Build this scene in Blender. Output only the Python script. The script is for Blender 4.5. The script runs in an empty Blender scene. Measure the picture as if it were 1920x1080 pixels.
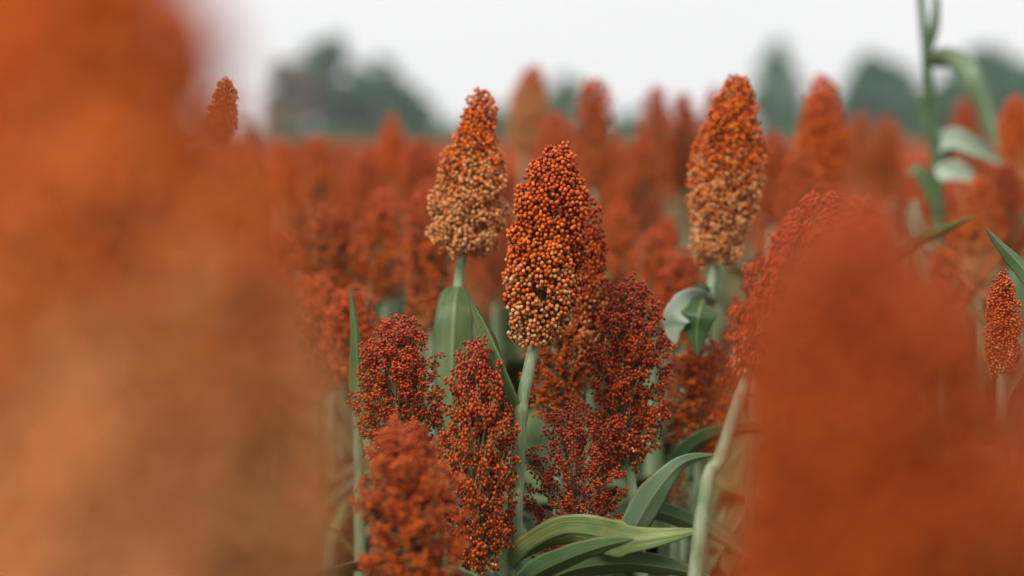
import bpy, math, random
import numpy as np
from mathutils import Vector, Matrix, Quaternion

# ------------------------------------------------------------------ camera, sky, sun, exposure
SC = bpy.context.scene
COL = SC.collection
F_MM, SENSOR, FOCUS, FSTOP = 85.0, 36.0, 2.27, 2.7
FPX = F_MM / SENSOR * 1920.0
CAM_H, HORIZON = 1.50, 255.0
PITCH = math.atan((540.0 - HORIZON) / FPX)
cd = bpy.data.cameras.new('camera')
cam = bpy.data.objects.new('camera', cd); COL.objects.link(cam)
cam.location = (0, 0, CAM_H)
cam.rotation_euler = (math.pi / 2 - PITCH, 0, 0)
cd.lens = F_MM; cd.sensor_width = SENSOR; cd.clip_start = 0.05; cd.clip_end = 2000
cd.dof.use_dof = True; cd.dof.focus_distance = FOCUS; cd.dof.aperture_fstop = FSTOP
SC.camera = cam
CAM_R = cam.rotation_euler.to_matrix()

SUN_EL, SUN_AZ = math.radians(46), math.radians(210)     # azimuth measured clockwise from +Y
w = bpy.data.worlds.new('World'); SC.world = w; w.use_nodes = True
nt = w.node_tree; nt.nodes.clear()
sky = nt.nodes.new('ShaderNodeTexSky'); sky.sky_type = 'NISHITA'; sky.sun_disc = False
sky.sun_elevation = SUN_EL; sky.sun_rotation = SUN_AZ; sky.dust_density = 4.0
b1 = nt.nodes.new('ShaderNodeBackground'); b1.inputs['Strength'].default_value = 0.05
nt.links.new(sky.outputs[0], b1.inputs['Color'])
tc = nt.nodes.new('ShaderNodeTexCoord')
nz = nt.nodes.new('ShaderNodeTexNoise'); nz.inputs['Scale'].default_value = 2.2; nz.inputs['Detail'].default_value = 3
nt.links.new(tc.outputs['Generated'], nz.inputs['Vector'])
rp = nt.nodes.new('ShaderNodeValToRGB')                     # thin variation in the cloud deck
rp.color_ramp.elements[0].position = 0.3; rp.color_ramp.elements[0].color = (0.90, 0.90, 0.91, 1)
rp.color_ramp.elements[1].position = 0.7; rp.color_ramp.elements[1].color = (1.0, 0.995, 0.985, 1)
nt.links.new(nz.outputs['Fac'], rp.inputs['Fac'])
b2 = nt.nodes.new('ShaderNodeBackground'); b2.inputs['Strength'].default_value = 0.48
nt.links.new(rp.outputs[0], b2.inputs['Color'])
mx = nt.nodes.new('ShaderNodeMixShader'); mx.inputs[0].default_value = 0.90
nt.links.new(b1.outputs[0], mx.inputs[1]); nt.links.new(b2.outputs[0], mx.inputs[2])
wo = nt.nodes.new('ShaderNodeOutputWorld'); nt.links.new(mx.outputs[0], wo.inputs['Surface'])

sd = bpy.data.lights.new('sun', 'SUN'); sd.energy = 1.5; sd.angle = math.radians(24); sd.color = (1.0, 0.965, 0.92)
sun = bpy.data.objects.new('sun', sd); COL.objects.link(sun)
sdir = Vector((math.sin(SUN_AZ) * math.cos(SUN_EL), math.cos(SUN_AZ) * math.cos(SUN_EL), math.sin(SUN_EL)))
sun.rotation_euler = (-sdir).to_track_quat('-Z', 'Y').to_euler()

SC.view_settings.view_transform = 'Standard'; SC.view_settings.look = 'None'
SC.view_settings.exposure = 1.2; SC.view_settings.gamma = 1.0
SC.render.engine = 'CYCLES'
SC.cycles.use_denoising = True
SC.cycles.max_bounces = 6; SC.cycles.diffuse_bounces = 4; SC.cycles.glossy_bounces = 2
SC.cycles.transmission_bounces = 3; SC.cycles.volume_bounces = 1
SC.cycles.caustics_reflective = False; SC.cycles.caustics_refractive = False

rng = np.random.default_rng(7)
random.seed(7)

# ------------------------------------------------------------------ helpers
def P(px, py, d):
    """photo pixel + distance along the view axis (metres) -> world point"""
    v = Vector(((px - 960.0) / FPX * d, -(py - 540.0) / FPX * d, -d))
    return CAM_R @ v + Vector((0, 0, CAM_H))

def proj(p):
    v = CAM_R.transposed() @ (Vector(p) - Vector((0, 0, CAM_H)))
    d = -v.z
    return 960 + v.x / d * FPX, 540 - v.y / d * FPX, d

def mesh_from(name, V, Fs, attrs=None, mat=None, smooth=True, fattr=None):
    """V (n,3); Fs list of (m,k) int arrays; attrs {name: (n,4)}"""
    me = bpy.data.meshes.new(name)
    V = np.asarray(V, np.float32)
    Fs = [np.asarray(f, np.int32) for f in Fs if len(f)]
    me.vertices.add(len(V)); me.vertices.foreach_set('co', V.ravel())
    nl = sum(f.size for f in Fs); npoly = sum(len(f) for f in Fs)
    me.loops.add(nl); me.polygons.add(npoly)
    me.loops.foreach_set('vertex_index', np.concatenate([f.ravel() for f in Fs]))
    tot = np.concatenate([np.full(len(f), f.shape[1], np.int32) for f in Fs])
    start = np.concatenate([[0], np.cumsum(tot)[:-1]]).astype(np.int32)
    me.polygons.foreach_set('loop_start', start)
    me.polygons.foreach_set('use_smooth', np.full(npoly, smooth))
    for k, a in (attrs or {}).items():
        at = me.attributes.new(k, 'FLOAT_COLOR', 'POINT')
        at.data.foreach_set('color', np.asarray(a, np.float32).ravel())
    me.update(calc_edges=True); me.validate()
    if mat: me.materials.append(mat)
    return me

def link(name, data, parent=None, loc=None):
    o = bpy.data.objects.new(name, data); COL.objects.link(o)
    if parent: o.parent = parent
    if loc is not None: o.location = loc
    return o

def tag(o, label, cat, group=None, kind=None):
    o['label'] = label; o['category'] = cat
    if group: o['group'] = group
    if kind: o['kind'] = kind
    return o

def catmull(pts, n):
    pts = np.asarray(pts, float); m = len(pts)
    q = np.vstack([2 * pts[0] - pts[1], pts, 2 * pts[-1] - pts[-2]])
    t = np.linspace(0, m - 1, n); i = np.minimum(t.astype(int), m - 2); f = (t - i)[:, None]
    a, b, c, d = q[i], q[i + 1], q[i + 2], q[i + 3]
    return 0.5 * (2 * b + (c - a) * f + (2 * a - 5 * b + 4 * c - d) * f ** 2 + (3 * b - a - 3 * c + d) * f ** 3)

def nrm(a):
    return a / np.maximum(np.linalg.norm(a, axis=-1, keepdims=True), 1e-9)

def tube(path, rad, sides=8, cap=True):
    path = np.asarray(path, float); n = len(path)
    rad = np.broadcast_to(np.asarray(rad, float), (n,))
    T = nrm(np.gradient(path, axis=0))
    ref = np.array([1.0, 0, 0]) if abs(T[0][0]) < 0.8 else np.array([0, 1.0, 0])
    S = nrm(np.cross(T, ref)); B = np.cross(T, S)
    a = np.linspace(0, 2 * np.pi, sides, endpoint=False)
    V = path[:, None] + rad[:, None, None] * (np.cos(a)[None, :, None] * S[:, None] + np.sin(a)[None, :, None] * B[:, None])
    idx = np.arange(n * sides).reshape(n, sides)
    nx = np.roll(idx, -1, axis=1)
    Fq = np.stack([idx[:-1], nx[:-1], nx[1:], idx[1:]], -1).reshape(-1, 4)
    return V.reshape(-1, 3), Fq

# ------------------------------------------------------------------ materials
def new_mat(name):
    m = bpy.data.materials.new(name); m.use_nodes = True
    n = m.node_tree; n.nodes.clear()
    out = n.nodes.new('ShaderNodeOutputMaterial')
    return m, n, out

class N:
    """small node-graph helper"""
    def __init__(s, tree): s.t = tree
    def new(s, typ, **kw):
        x = s.t.nodes.new(typ)
        for k, v in kw.items(): setattr(x, k, v)
        return x
    def put(s, sock, v):
        if isinstance(v, bpy.types.NodeSocket): s.t.links.new(v, sock)
        elif isinstance(v, tuple) and len(v) == 3: sock.default_value = (*v, 1)
        else: sock.default_value = v
    def math(s, op, a, b=0.0, c=None, clamp=False):
        x = s.new('ShaderNodeMath', operation=op, use_clamp=clamp)
        s.put(x.inputs[0], a); s.put(x.inputs[1], b)
        if c is not None: s.put(x.inputs[2], c)
        return x.outputs[0]
    def mix(s, f, a, b, mode='MIX'):
        x = s.new('ShaderNodeMix', data_type='RGBA', blend_type=mode)
        s.put(x.inputs[0], f); s.put(x.inputs[6], a); s.put(x.inputs[7], b)
        return x.outputs[2]
    def step(s, v, lo, hi):
        x = s.new('ShaderNodeMapRange', interpolation_type='SMOOTHSTEP')
        s.put(x.inputs[0], v); s.put(x.inputs[1], lo); s.put(x.inputs[2], hi)
        return x.outputs[0]
    def noise(s, scale, detail=2, vec=None, rough=0.5):
        x = s.new('ShaderNodeTexNoise'); x.inputs['Scale'].default_value = scale
        x.inputs['Detail'].default_value = detail; x.inputs['Roughness'].default_value = rough
        if vec is not None: s.t.links.new(vec, x.inputs['Vector'])
        return x.outputs['Fac']

def grain_material():
    m, t, out = new_mat('sorghum_grain'); g = N(t)
    at = g.new('ShaderNodeAttribute', attribute_name='g')
    sp = g.new('ShaderNodeSeparateColor'); t.links.new(at.outputs['Color'], sp.inputs[0])
    rnd, tt, tip = sp.outputs[0], sp.outputs[1], sp.outputs[2]
    oi = g.new('ShaderNodeObjectInfo')
    so = g.new('ShaderNodeSeparateColor'); t.links.new(oi.outputs['Color'], so.inputs[0])
    dark, tan, bri = so.outputs[0], so.outputs[1], so.outputs[2]
    orange = g.mix(rnd, GR['rust'], GR['orange'])
    red = g.mix(rnd, GR['wine'], GR['red'])
    col = g.mix(dark, orange, red)
    # young tops of the loose heads are rosier
    top = g.math('MULTIPLY', g.step(tt, 0.45, 1.0), g.math('MULTIPLY_ADD', dark, 0.45, 0.12))
    col = g.mix(top, col, GR['rose'])
    # ripe lower part fades to buff
    r2 = g.math('FRACT', g.math('MULTIPLY', rnd, 17.31))
    pb = g.math('SUBTRACT', g.math('MULTIPLY', g.step(g.math('SUBTRACT', tan, tt), -0.40, 0.50), 0.85), g.math('MULTIPLY', r2, 0.8))
    col = g.mix(g.step(pb, -0.12, 0.30), col, g.mix(g.math('FRACT', g.math('MULTIPLY', rnd, 41.7)), (0.46, 0.14, 0.035), GR['buff']))
    # dark glume clasping the foot of each grain
    col = g.mix(g.math('MULTIPLY', g.step(tip, 0.52, 0.25), 0.75), col, GR['glume'])
    col = g.mix(1.0, col, g.math('MULTIPLY_ADD', bri, 1.0, 0.0), 'MULTIPLY')
    p = g.new('ShaderNodeBsdfPrincipled')
    t.links.new(col, p.inputs['Base Color']); p.inputs['Roughness'].default_value = 0.42
    p.inputs['Specular IOR Level'].default_value = 0.12
    t.links.new(p.outputs[0], out.inputs[0])
    return m

GR = dict(rust=(0.28, 0.028, 0.005), orange=(0.72, 0.165, 0.012), wine=(0.17, 0.014, 0.008), red=(0.50, 0.052, 0.008),
          rose=(0.42, 0.062, 0.036), buff=(0.66, 0.34, 0.145), glume=(0.07, 0.012, 0.007))

def leaf_material():
    m, t, out = new_mat('sorghum_leaf'); g = N(t)
    at = g.new('ShaderNodeAttribute', attribute_name='l')
    sp = g.new('ShaderNodeSeparateColor'); t.links.new(at.outputs['Color'], sp.inputs[0])
    u, v, under = sp.outputs[0], sp.outputs[1], sp.outputs[2]
    oi = g.new('ShaderNodeObjectInfo')
    so = g.new('ShaderNodeSeparateColor'); t.links.new(oi.outputs['Color'], so.inputs[0])
    yellow, pale, bri = so.outputs[0], so.outputs[1], so.outputs[2]
    cx = g.new('ShaderNodeCombineXYZ'); t.links.new(u, cx.inputs[0]); t.links.new(v, cx.inputs[1])
    t.links.new(oi.outputs['Random'], cx.inputs[2])
    mp = g.new('ShaderNodeMapping'); t.links.new(cx.outputs[0], mp.inputs[0]); mp.inputs['Scale'].default_value = (46, 1.6, 30)
    streak = g.noise(1.0, 3, mp.outputs[0], 0.65)
    mp2 = g.new('ShaderNodeMapping'); t.links.new(cx.outputs[0], mp2.inputs[0]); mp2.inputs['Scale'].default_value = (3, 7, 17)
    blot = g.noise(1.0, 4, mp2.outputs[0], 0.6)
    top = g.mix(g.step(streak, 0.3, 0.75), (0.010, 0.044, 0.004), (0.030, 0.090, 0.010))
    top = g.mix(g.math('MULTIPLY', g.step(blot, 0.45, 0.75), 0.5), top, (0.040, 0.098, 0.020))
    und = g.mix(g.step(streak, 0.3, 0.75), (0.045, 0.110, 0.030), (0.085, 0.160, 0.056))
    col = g.mix(under, top, und)
    col = g.mix(g.math('MULTIPLY', pale, 0.9), col, (0.30, 0.36, 0.28))
    # yellowing runs along the veins
    ym = g.math('MULTIPLY', yellow, g.step(g.math('ADD', streak, g.math('MULTIPLY', blot, 0.5)), 0.55, 1.0))
    col = g.mix(ym, col, (0.36, 0.36, 0.08))
    a = g.math('ABSOLUTE', g.math('SUBTRACT', u, 0.5))
    mid = g.step(a, 0.055, 0.02)
    col = g.mix(g.math('MULTIPLY', mid, 0.75), col, (0.26, 0.31, 0.13))
    # rusty scorch at tip, margin and in a few spots
    edge = g.math('ADD', g.step(a, 0.455, 0.5), g.step(v, 0.93, 1.0), clamp=True)
    mp3 = g.new('ShaderNodeMapping'); t.links.new(cx.outputs[0], mp3.inputs[0]); mp3.inputs['Scale'].default_value = (14, 26, 9)
    spot = g.step(g.noise(1.0, 2, mp3.outputs[0]), 0.69, 0.76)
    sc = g.math('ADD', g.math('MULTIPLY', edge, g.step(blot, 0.42, 0.6)), g.math('MULTIPLY', spot, 0.7), clamp=True)
    col = g.mix(g.math('MULTIPLY', sc, 0.8), col, (0.20, 0.07, 0.025))
    col = g.mix(1.0, col, bri, 'MULTIPLY')
    bp = g.new('ShaderNodeBump'); bp.inputs['Strength'].default_value = 0.25; bp.inputs['Distance'].default_value = 0.001
    t.links.new(streak, bp.inputs['Height'])
    p = g.new('ShaderNodeBsdfPrincipled'); t.links.new(col, p.inputs['Base Color'])
    p.inputs['Roughness'].default_value = 0.40; p.inputs['Specular IOR Level'].default_value = 0.30
    t.links.new(bp.outputs[0], p.inputs['Normal'])
    tr = g.new('ShaderNodeBsdfTranslucent'); t.links.new(g.mix(0.5, col, (0.08, 0.17, 0.015)), tr.inputs[0])
    ms = g.new('ShaderNodeMixShader'); ms.inputs[0].default_value = 0.16
    t.links.new(p.outputs[0], ms.inputs[1]); t.links.new(tr.outputs[0], ms.inputs[2])
    t.links.new(ms.outputs[0], out.inputs[0])
    return m

def stalk_material():
    m, t, out = new_mat('sorghum_stalk'); g = N(t)
    at = g.new('ShaderNodeAttribute', attribute_name='s')
    sp = g.new('ShaderNodeSeparateColor'); t.links.new(at.outputs['Color'], sp.inputs[0])
    tcn = g.new('ShaderNodeTexCoord'); mp = g.new('ShaderNodeMapping')
    t.links.new(tcn.outputs['Object'], mp.inputs[0]); mp.inputs['Scale'].default_value = (700, 700, 14)
    st = g.noise(1.0, 3, mp.outputs[0], 0.6)
    mp2 = g.new('ShaderNodeMapping'); t.links.new(tcn.outputs['Object'], mp2.inputs[0]); mp2.inputs['Scale'].default_value = (90, 90, 30)
    bl = g.noise(1.0, 4, mp2.outputs[0], 0.6)
    col = g.mix(g.step(st, 0.3, 0.7), (0.085, 0.145, 0.055), (0.22, 0.285, 0.15))
    col = g.mix(g.math('MULTIPLY', g.step(bl, 0.4, 0.7), 0.55), col, (0.34, 0.39, 0.27))
    col = g.mix(g.math('MULTIPLY', g.step(bl, 0.66, 0.72), 0.6), col, (0.16, 0.12, 0.05))
    col = g.mix(sp.outputs[0], col, (0.17, 0.075, 0.03))          # brown ring at the nodes
    p = g.new('ShaderNodeBsdfPrincipled'); t.links.new(col, p.inputs['Base Color']); p.inputs['Roughness'].default_value = 0.6
    bp = g.new('ShaderNodeBump'); bp.inputs['Strength'].default_value = 0.3; bp.inputs['Distance'].default_value = 0.001
    t.links.new(st, bp.inputs['Height']); t.links.new(bp.outputs[0], p.inputs['Normal'])
    t.links.new(p.outputs[0], out.inputs[0])
    return m

def plain(name, c1, c2, scale, rough=0.8, detail=4, trans=0.0, coord='Object'):
    m, t, out = new_mat(name); g = N(t)
    tcn = g.new('ShaderNodeTexCoord')
    f = g.noise(scale, detail, tcn.outputs[coord], 0.6)
    col = g.mix(g.step(f, 0.3, 0.7), c1, c2)
    p = g.new('ShaderNodeBsdfPrincipled'); t.links.new(col, p.inputs['Base Color']); p.inputs['Roughness'].default_value = rough
    if trans:
        tr = g.new('ShaderNodeBsdfTranslucent'); t.links.new(col, tr.inputs[0])
        ms = g.new('ShaderNodeMixShader'); ms.inputs[0].default_value = trans
        t.links.new(p.outputs[0], ms.inputs[1]); t.links.new(tr.outputs[0], ms.inputs[2]); t.links.new(ms.outputs[0], out.inputs[0])
    else:
        t.links.new(p.outputs[0], out.inputs[0])
    return m

M_GRAIN, M_LEAF, M_STALK = grain_material(), leaf_material(), stalk_material()
M_BRANCH = plain('panicle_branch', (0.13, 0.13, 0.05), (0.24, 0.20, 0.09), 60, 0.7)
M_SOIL = plain('field_soil', (0.07, 0.045, 0.028), (0.14, 0.095, 0.06), 3.0, 0.95, 8)
M_BARK = plain('tree_bark', (0.11, 0.09, 0.075), (0.20, 0.17, 0.15), 4, 0.9)
M_TREE = [plain('foliage_deep', (0.014, 0.095, 0.036), (0.045, 0.165, 0.058), 0.9, 0.7, 3, 0.2),
          plain('foliage_mid', (0.028, 0.130, 0.042), (0.080, 0.195, 0.066), 0.9, 0.7, 3, 0.2),
          plain('foliage_dry', (0.14, 0.115, 0.065), (0.25, 0.19, 0.11), 0.9, 0.7, 3, 0.2)]

# ------------------------------------------------------------------ ground and the field far behind
gx = np.array([[-420, -60, 0], [420, -60, 0], [420, 640, 0], [-420, 640, 0]], float)
gnd = link('field_soil', mesh_from('field_soil', gx, [[[0, 1, 2, 3]]], mat=M_SOIL, smooth=False)); gnd['kind'] = 'structure'

# ------------------------------------------------------------------ seed heads
def ico(sub):
    ph = (1 + 5 ** .5) / 2
    v = [(-1, ph, 0), (1, ph, 0), (-1, -ph, 0), (1, -ph, 0), (0, -1, ph), (0, 1, ph), (0, -1, -ph), (0, 1, -ph), (ph, 0, -1), (ph, 0, 1), (-ph, 0, -1), (-ph, 0, 1)]
    f = [(0, 11, 5), (0, 5, 1), (0, 1, 7), (0, 7, 10), (0, 10, 11), (1, 5, 9), (5, 11, 4), (11, 10, 2), (10, 7, 6), (7, 1, 8), (3, 9, 4), (3, 4, 2), (3, 2, 6), (3, 6, 8), (3, 8, 9), (4, 9, 5), (2, 4, 11), (6, 2, 10), (8, 6, 7), (9, 8, 1)]
    v = [np.array(p, float) / np.linalg.norm(p) for p in v]
    for _ in range(sub):
        c = {}; nf = []
        def mid(a, b):
            k = (min(a, b), max(a, b))
            if k not in c:
                q = v[a] + v[b]; v.append(q / np.linalg.norm(q)); c[k] = len(v) - 1
            return c[k]
        for a, b, d in f:
            ab, bd, da = mid(a, b), mid(b, d), mid(d, a)
            nf += [(a, ab, da), (b, bd, ab), (d, da, bd), (ab, bd, da)]
        f = nf
    return np.array(v), np.array(f)
def octa():
    v = [np.array(p, float) for p in ((1, 0, 0), (-1, 0, 0), (0, 1, 0), (0, -1, 0), (0, 0, 1), (0, 0, -1))]
    f = [(0, 2, 4), (2, 1, 4), (1, 3, 4), (3, 0, 4), (2, 0, 5), (1, 2, 5), (3, 1, 5), (0, 3, 5)]; c = {}; nf = []
    def mid(a, b):
        k = (min(a, b), max(a, b))
        if k not in c: v.append((v[a] + v[b]) / 2 ** .5); c[k] = len(v) - 1
        return c[k]
    for a, b, d in f:
        ab, bd, da = mid(a, b), mid(b, d), mid(d, a); nf += [(a, ab, da), (b, bd, ab), (d, da, bd), (ab, bd, da)]
    return np.array(v), np.array(nf)
ICO = {0: ico(0), 1: ico(1), 2: octa()}

def thin_out(pts, mind):
    """greedy minimum-distance filter; returns kept indices"""
    cell = mind; g = {}; keep = []; m2 = mind * mind
    K = np.floor(pts / cell).astype(int).tolist(); L = pts.tolist()
    offs = [(i, j, k) for i in (-1, 0, 1) for j in (-1, 0, 1) for k in (-1, 0, 1)]
    for n, (a, b, c) in enumerate(K):
        x, y, z = L[n]; ok = True
        for i, j, k in offs:
            for q in g.get((a + i, b + j, c + k), ()):
                if (q[0] - x) ** 2 + (q[1] - y) ** 2 + (q[2] - z) ** 2 < m2: ok = False; break
            if not ok: break
        if ok:
            g.setdefault((a, b, c), []).append((x, y, z)); keep.append(n)
    return np.array(keep)

def grains_mesh(name, C, A, size, L, sub, r):
    """C centres, A outward axes"""
    iv, fi = ICO[sub]; n = len(C)
    A = nrm(A + r.normal(0, .25, A.shape)); ref = nrm(r.normal(0, 1, A.shape))
    S = nrm(np.cross(A, ref)); B = np.cross(A, S)
    s = size * r.uniform(.86, 1.12, n)
    loc = iv[None] * np.array([1, .93, 1.06])
    V = C[:, None] + s[:, None, None] * (loc[:, :, :1] * S[:, None] + loc[:, :, 1:2] * B[:, None] + loc[:, :, 2:] * A[:, None])
    Fi = (fi[None] + (np.arange(n) * len(iv))[:, None, None]).reshape(-1, 3)
    at = np.ones((n, len(iv), 4)); at[:, :, 0] = r.random(n)[:, None]
    at[:, :, 1] = (C[:, 2] / L)[:, None]; at[:, :, 2] = (iv[:, 2] * .5 + .5)[None]
    return mesh_from(name, V.reshape(-1, 3), [Fi], {'g': at.reshape(-1, 4)}, M_GRAIN)

def branch_mesh(name, paths):
    Vs, Fs, o = [], [], 0
    for p, r0 in paths:
        v, f = tube(p, np.linspace(r0, r0 * .55, len(p)), 5)
        Vs.append(v); Fs.append(f + o); o += len(v)
    return mesh_from(name, np.vstack(Vs), [np.vstack(Fs)], mat=M_BRANCH)

def compact_head(seed, L=.170, R=.035, prof=None, nl=190, lobe=.0085, out=4, sub=1, gs=.00200, mind=.00355):
    r = np.random.default_rng(seed)
    prof = prof or [(0, .5), (.08, .8), (.25, .96), (.42, 1), (.65, .92), (.8, .74), (.92, .5), (1, .25)]
    pt, pr = zip(*prof)
    t = (np.arange(nl) + r.uniform(0, 1, nl)) / nl
    # more lobes where the head is wide
    cw = np.cumsum(np.interp(np.linspace(0, 1, 200), pt, pr)); cw = cw / cw[-1]
    t = np.interp(t, cw, np.linspace(0, 1, 200)); ang = np.arange(nl) * 2.39996 + r.normal(0, .35, nl)
    Rt = R * np.interp(t, pt, pr) * r.uniform(.86, 1.06, nl) - lobe * .75
    Rt[:out] += lobe * r.uniform(.5, 1.1, out)
    Rt = np.maximum(Rt, .001)
    LC = np.stack([Rt * np.cos(ang), Rt * np.sin(ang), t * L], 1)
    ax = nrm(np.stack([np.cos(ang), np.sin(ang), .35 + 1.3 * t ** 2], 1))
    lr = lobe * r.uniform(.72, 1.12, nl) * (.62 + .38 * np.interp(t, pt, pr)); el = r.uniform(1.15, 1.75, nl)
    n = 150
    d = nrm(r.normal(0, 1, (nl, n, 3)))
    q = d * lr[:, None, None]
    q = q + ax[:, None] * ((q * ax[:, None]).sum(-1, keepdims=True) * (el - 1)[:, None, None])
    C = (LC[:, None] + q).reshape(-1, 3); own = np.repeat(np.arange(nl), n); A = nrm(q).reshape(-1, 3)
    # drop points buried in other lobes
    keep = np.ones(len(C), bool)
    for i in range(nl):
        dv = C - LC[i]; along = dv @ ax[i]
        e = np.sqrt(np.maximum((dv ** 2).sum(1) - along ** 2, 0) + (along / el[i]) ** 2)
        keep &= ~((e < lr[i] - .0022) & (own != i))
    keep &= C[:, 2] > -.012
    C, A = C[keep], A[keep]; o = r.permutation(len(C)); C, A = C[o], A[o]
    C = C + r.normal(0, .0009, C.shape)
    k = thin_out(C, mind); C, A = C[k], A[k]
    gm = grains_mesh('grains', C, A, gs, L, sub, r)
    paths = [(np.stack([np.zeros(6), np.zeros(6), np.linspace(-.004, L * .84, 6)], 1), .0042)]
    for i in range(0, nl, 2):
        z0 = max(0, LC[i][2] - .03)
        paths.append((np.array([[0, 0, z0], LC[i] * [.5, .5, 0] + [0, 0, z0 + .016], LC[i]]), .0008))
    return branch_mesh('panicle_branches', paths), gm, L, R

def open_head(seed, L=.175, R=.040, nb=64, droop=.25, sub=2, gs=.00160, mind=.00262, sec=9, loose=1.0, up=.30):
    r = np.random.default_rng(seed)
    C, A, paths = [], [], []
    paths.append((np.stack([np.zeros(6), np.zeros(6), np.linspace(-.004, L * .85, 6)], 1), .0036))
    pt = [0, .15, .35, .55, .75, .9, 1]; pr = [.35, .72, .98, 1.0, .80, .55, .22]
    for i in range(nb):
        te = (i + r.uniform(0, 1)) / nb; te = te ** .85            # end height
        a = i * 2.39996 + r.normal(0, .3)
        re = R * np.interp(te, pt, pr) * (r.uniform(.78, 1.1) if i % 3 else r.uniform(.35, .75))
        ze = te * L * r.uniform(.97, 1.04); ln = r.uniform(.055, .085)
        z0 = max(-.002, min(ze - math.sqrt(max(ln ** 2 - re ** 2, .02 ** 2)), L * .8))
        e = np.array([math.cos(a), math.sin(a), 0])
        tang = np.array([-math.sin(a), math.cos(a), 0]) * r.normal(0, .004)
        p = catmull([np.array([0, 0, z0]), e * re * .42 + [0, 0, z0 + (ze - z0) * .42] + tang, e * re * .83 + [0, 0, z0 + (ze - z0) * .78] + tang,
                     e * re + [0, 0, ze - droop * re * .2]], 9)
        paths.append((p, .0010))
        seglen = np.linalg.norm(p[-1] - p[0])
        for k in range(sec):
            f = .30 + .70 * (k + r.uniform(0, 1)) / sec
            b = np.array([np.interp(f * 8, np.arange(9), p[:, c]) for c in range(3)])
            tg = nrm(p[min(8, int(f * 8) + 1)] - p[max(0, int(f * 8) - 1)])
            sd = r.normal(0, 1, 3); sd -= tg * (sd @ tg); sd = nrm(sd)
            dirn = nrm(tg * r.uniform(.6, 1.1) + sd * r.uniform(.55, .95) + e * .25 + np.array([0, 0, .12]))
            sl = r.uniform(.009, .017) * loose * (1.15 - .45 * f)
            q = np.stack([b, b + dirn * sl * .5, b + dirn * sl + np.array([0, 0, -.001])])
            if k % 2 == 0: paths.append((q, .00045))
            ng = 9
            for j in range(ng):
                h = .25 + .75 * (j + .5) / ng
                oo = r.normal(0, 1, 3); oo -= dirn * (oo @ dirn); oo = nrm(oo)
                C.append(b + dirn * sl * h + oo * r.uniform(.0015, .0034)); A.append(oo * .8 + dirn * .7)
    C = np.array(C); A = np.array(A)
    ok = C[:, 2] > -.004; C, A = C[ok], A[ok]
    o = r.permutation(len(C)); C, A = C[o], A[o]
    k = thin_out(C, mind); C, A = C[k], A[k]
    gm = grains_mesh('grains', C, A, gs, L, sub, r)
    return branch_mesh('panicle_branches', paths), gm, L, R

HEADS = {}
def H(kind):
    if kind not in HEADS: HEADS[kind] = SPEC[kind]()
    return HEADS[kind]
SPEC = {
    'main': lambda: compact_head(11, L=.166, R=.034, nl=230, lobe=.0076,
                                 prof=[(0, .38), (.08, .66), (.25, .92), (.42, 1), (.6, .98), (.75, .87), (.87, .68), (.95, .5), (1, .32)]),
    'tanl': lambda: compact_head(12, sub=2, L=.170, R=.040, nl=210, lobe=.0080, out=20, gs=.0021, mind=.0039,
                                 prof=[(0, .55), (.1, .85), (.3, 1), (.5, .9), (.68, .66), (.82, .52), (.93, .36), (1, .2)]),
    'tanr': lambda: compact_head(13, sub=2, L=.185, R=.038, nl=220, lobe=.0080, out=14, gs=.0021, mind=.0039,
                                 prof=[(0, .4), (.1, .7), (.35, .98), (.55, 1), (.72, .84), (.85, .62), (.94, .45), (1, .25)]),
    'slim': lambda: compact_head(14, sub=2, L=.150, R=.021, nl=100, lobe=.0072, out=2),
    'blunt': lambda: compact_head(15, sub=2, L=.190, R=.042, nl=270, lobe=.0105, out=6, gs=.0027, mind=.0036, prof=[(0, .6), (.1, .85), (.3, 1), (.6, 1), (.78, .92), (.9, .76), (1, .45)]),
    'dome': lambda: compact_head(16, sub=2, L=.190, R=.044, nl=230, lobe=.0115, out=16, gs=.0026, mind=.0038, prof=[(0, .6), (.15, .9), (.4, 1), (.6, .93), (.78, .80), (.9, .62), (1, .35)]),
    'o1': lambda: open_head(21, R=.036, nb=96),
    'o2': lambda: open_head(22, R=.042, nb=104),
    'o3': lambda: open_head(23, R=.044, nb=74, sec=7, loose=1.2, gs=.0015),
    'o4': lambda: open_head(24, R=.041, nb=112),
    'o5': lambda: open_head(25, R=.040, nb=92),
    'fc1': lambda: compact_head(31, sub=0, gs=.0024, mind=.0040, nl=150, lobe=.0095, out=8),
    'fc2': lambda: compact_head(32, sub=0, gs=.0024, mind=.0040, nl=140, lobe=.0100, out=10, R=.037,
                                prof=[(0, .5), (.1, .8), (.3, 1), (.5, .95), (.7, .72), (.85, .5), (1, .2)]),
    'fo1': lambda: open_head(33, sub=0, gs=.0021, mind=.0034, nb=90, sec=7),
    'fo2': lambda: open_head(34, sub=0, gs=.0021, mind=.0034, nb=84, sec=7, R=.044),
    'fo3': lambda: open_head(35, sub=0, gs=.0021, mind=.0034, nb=96, sec=7, R=.038),
}

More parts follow.
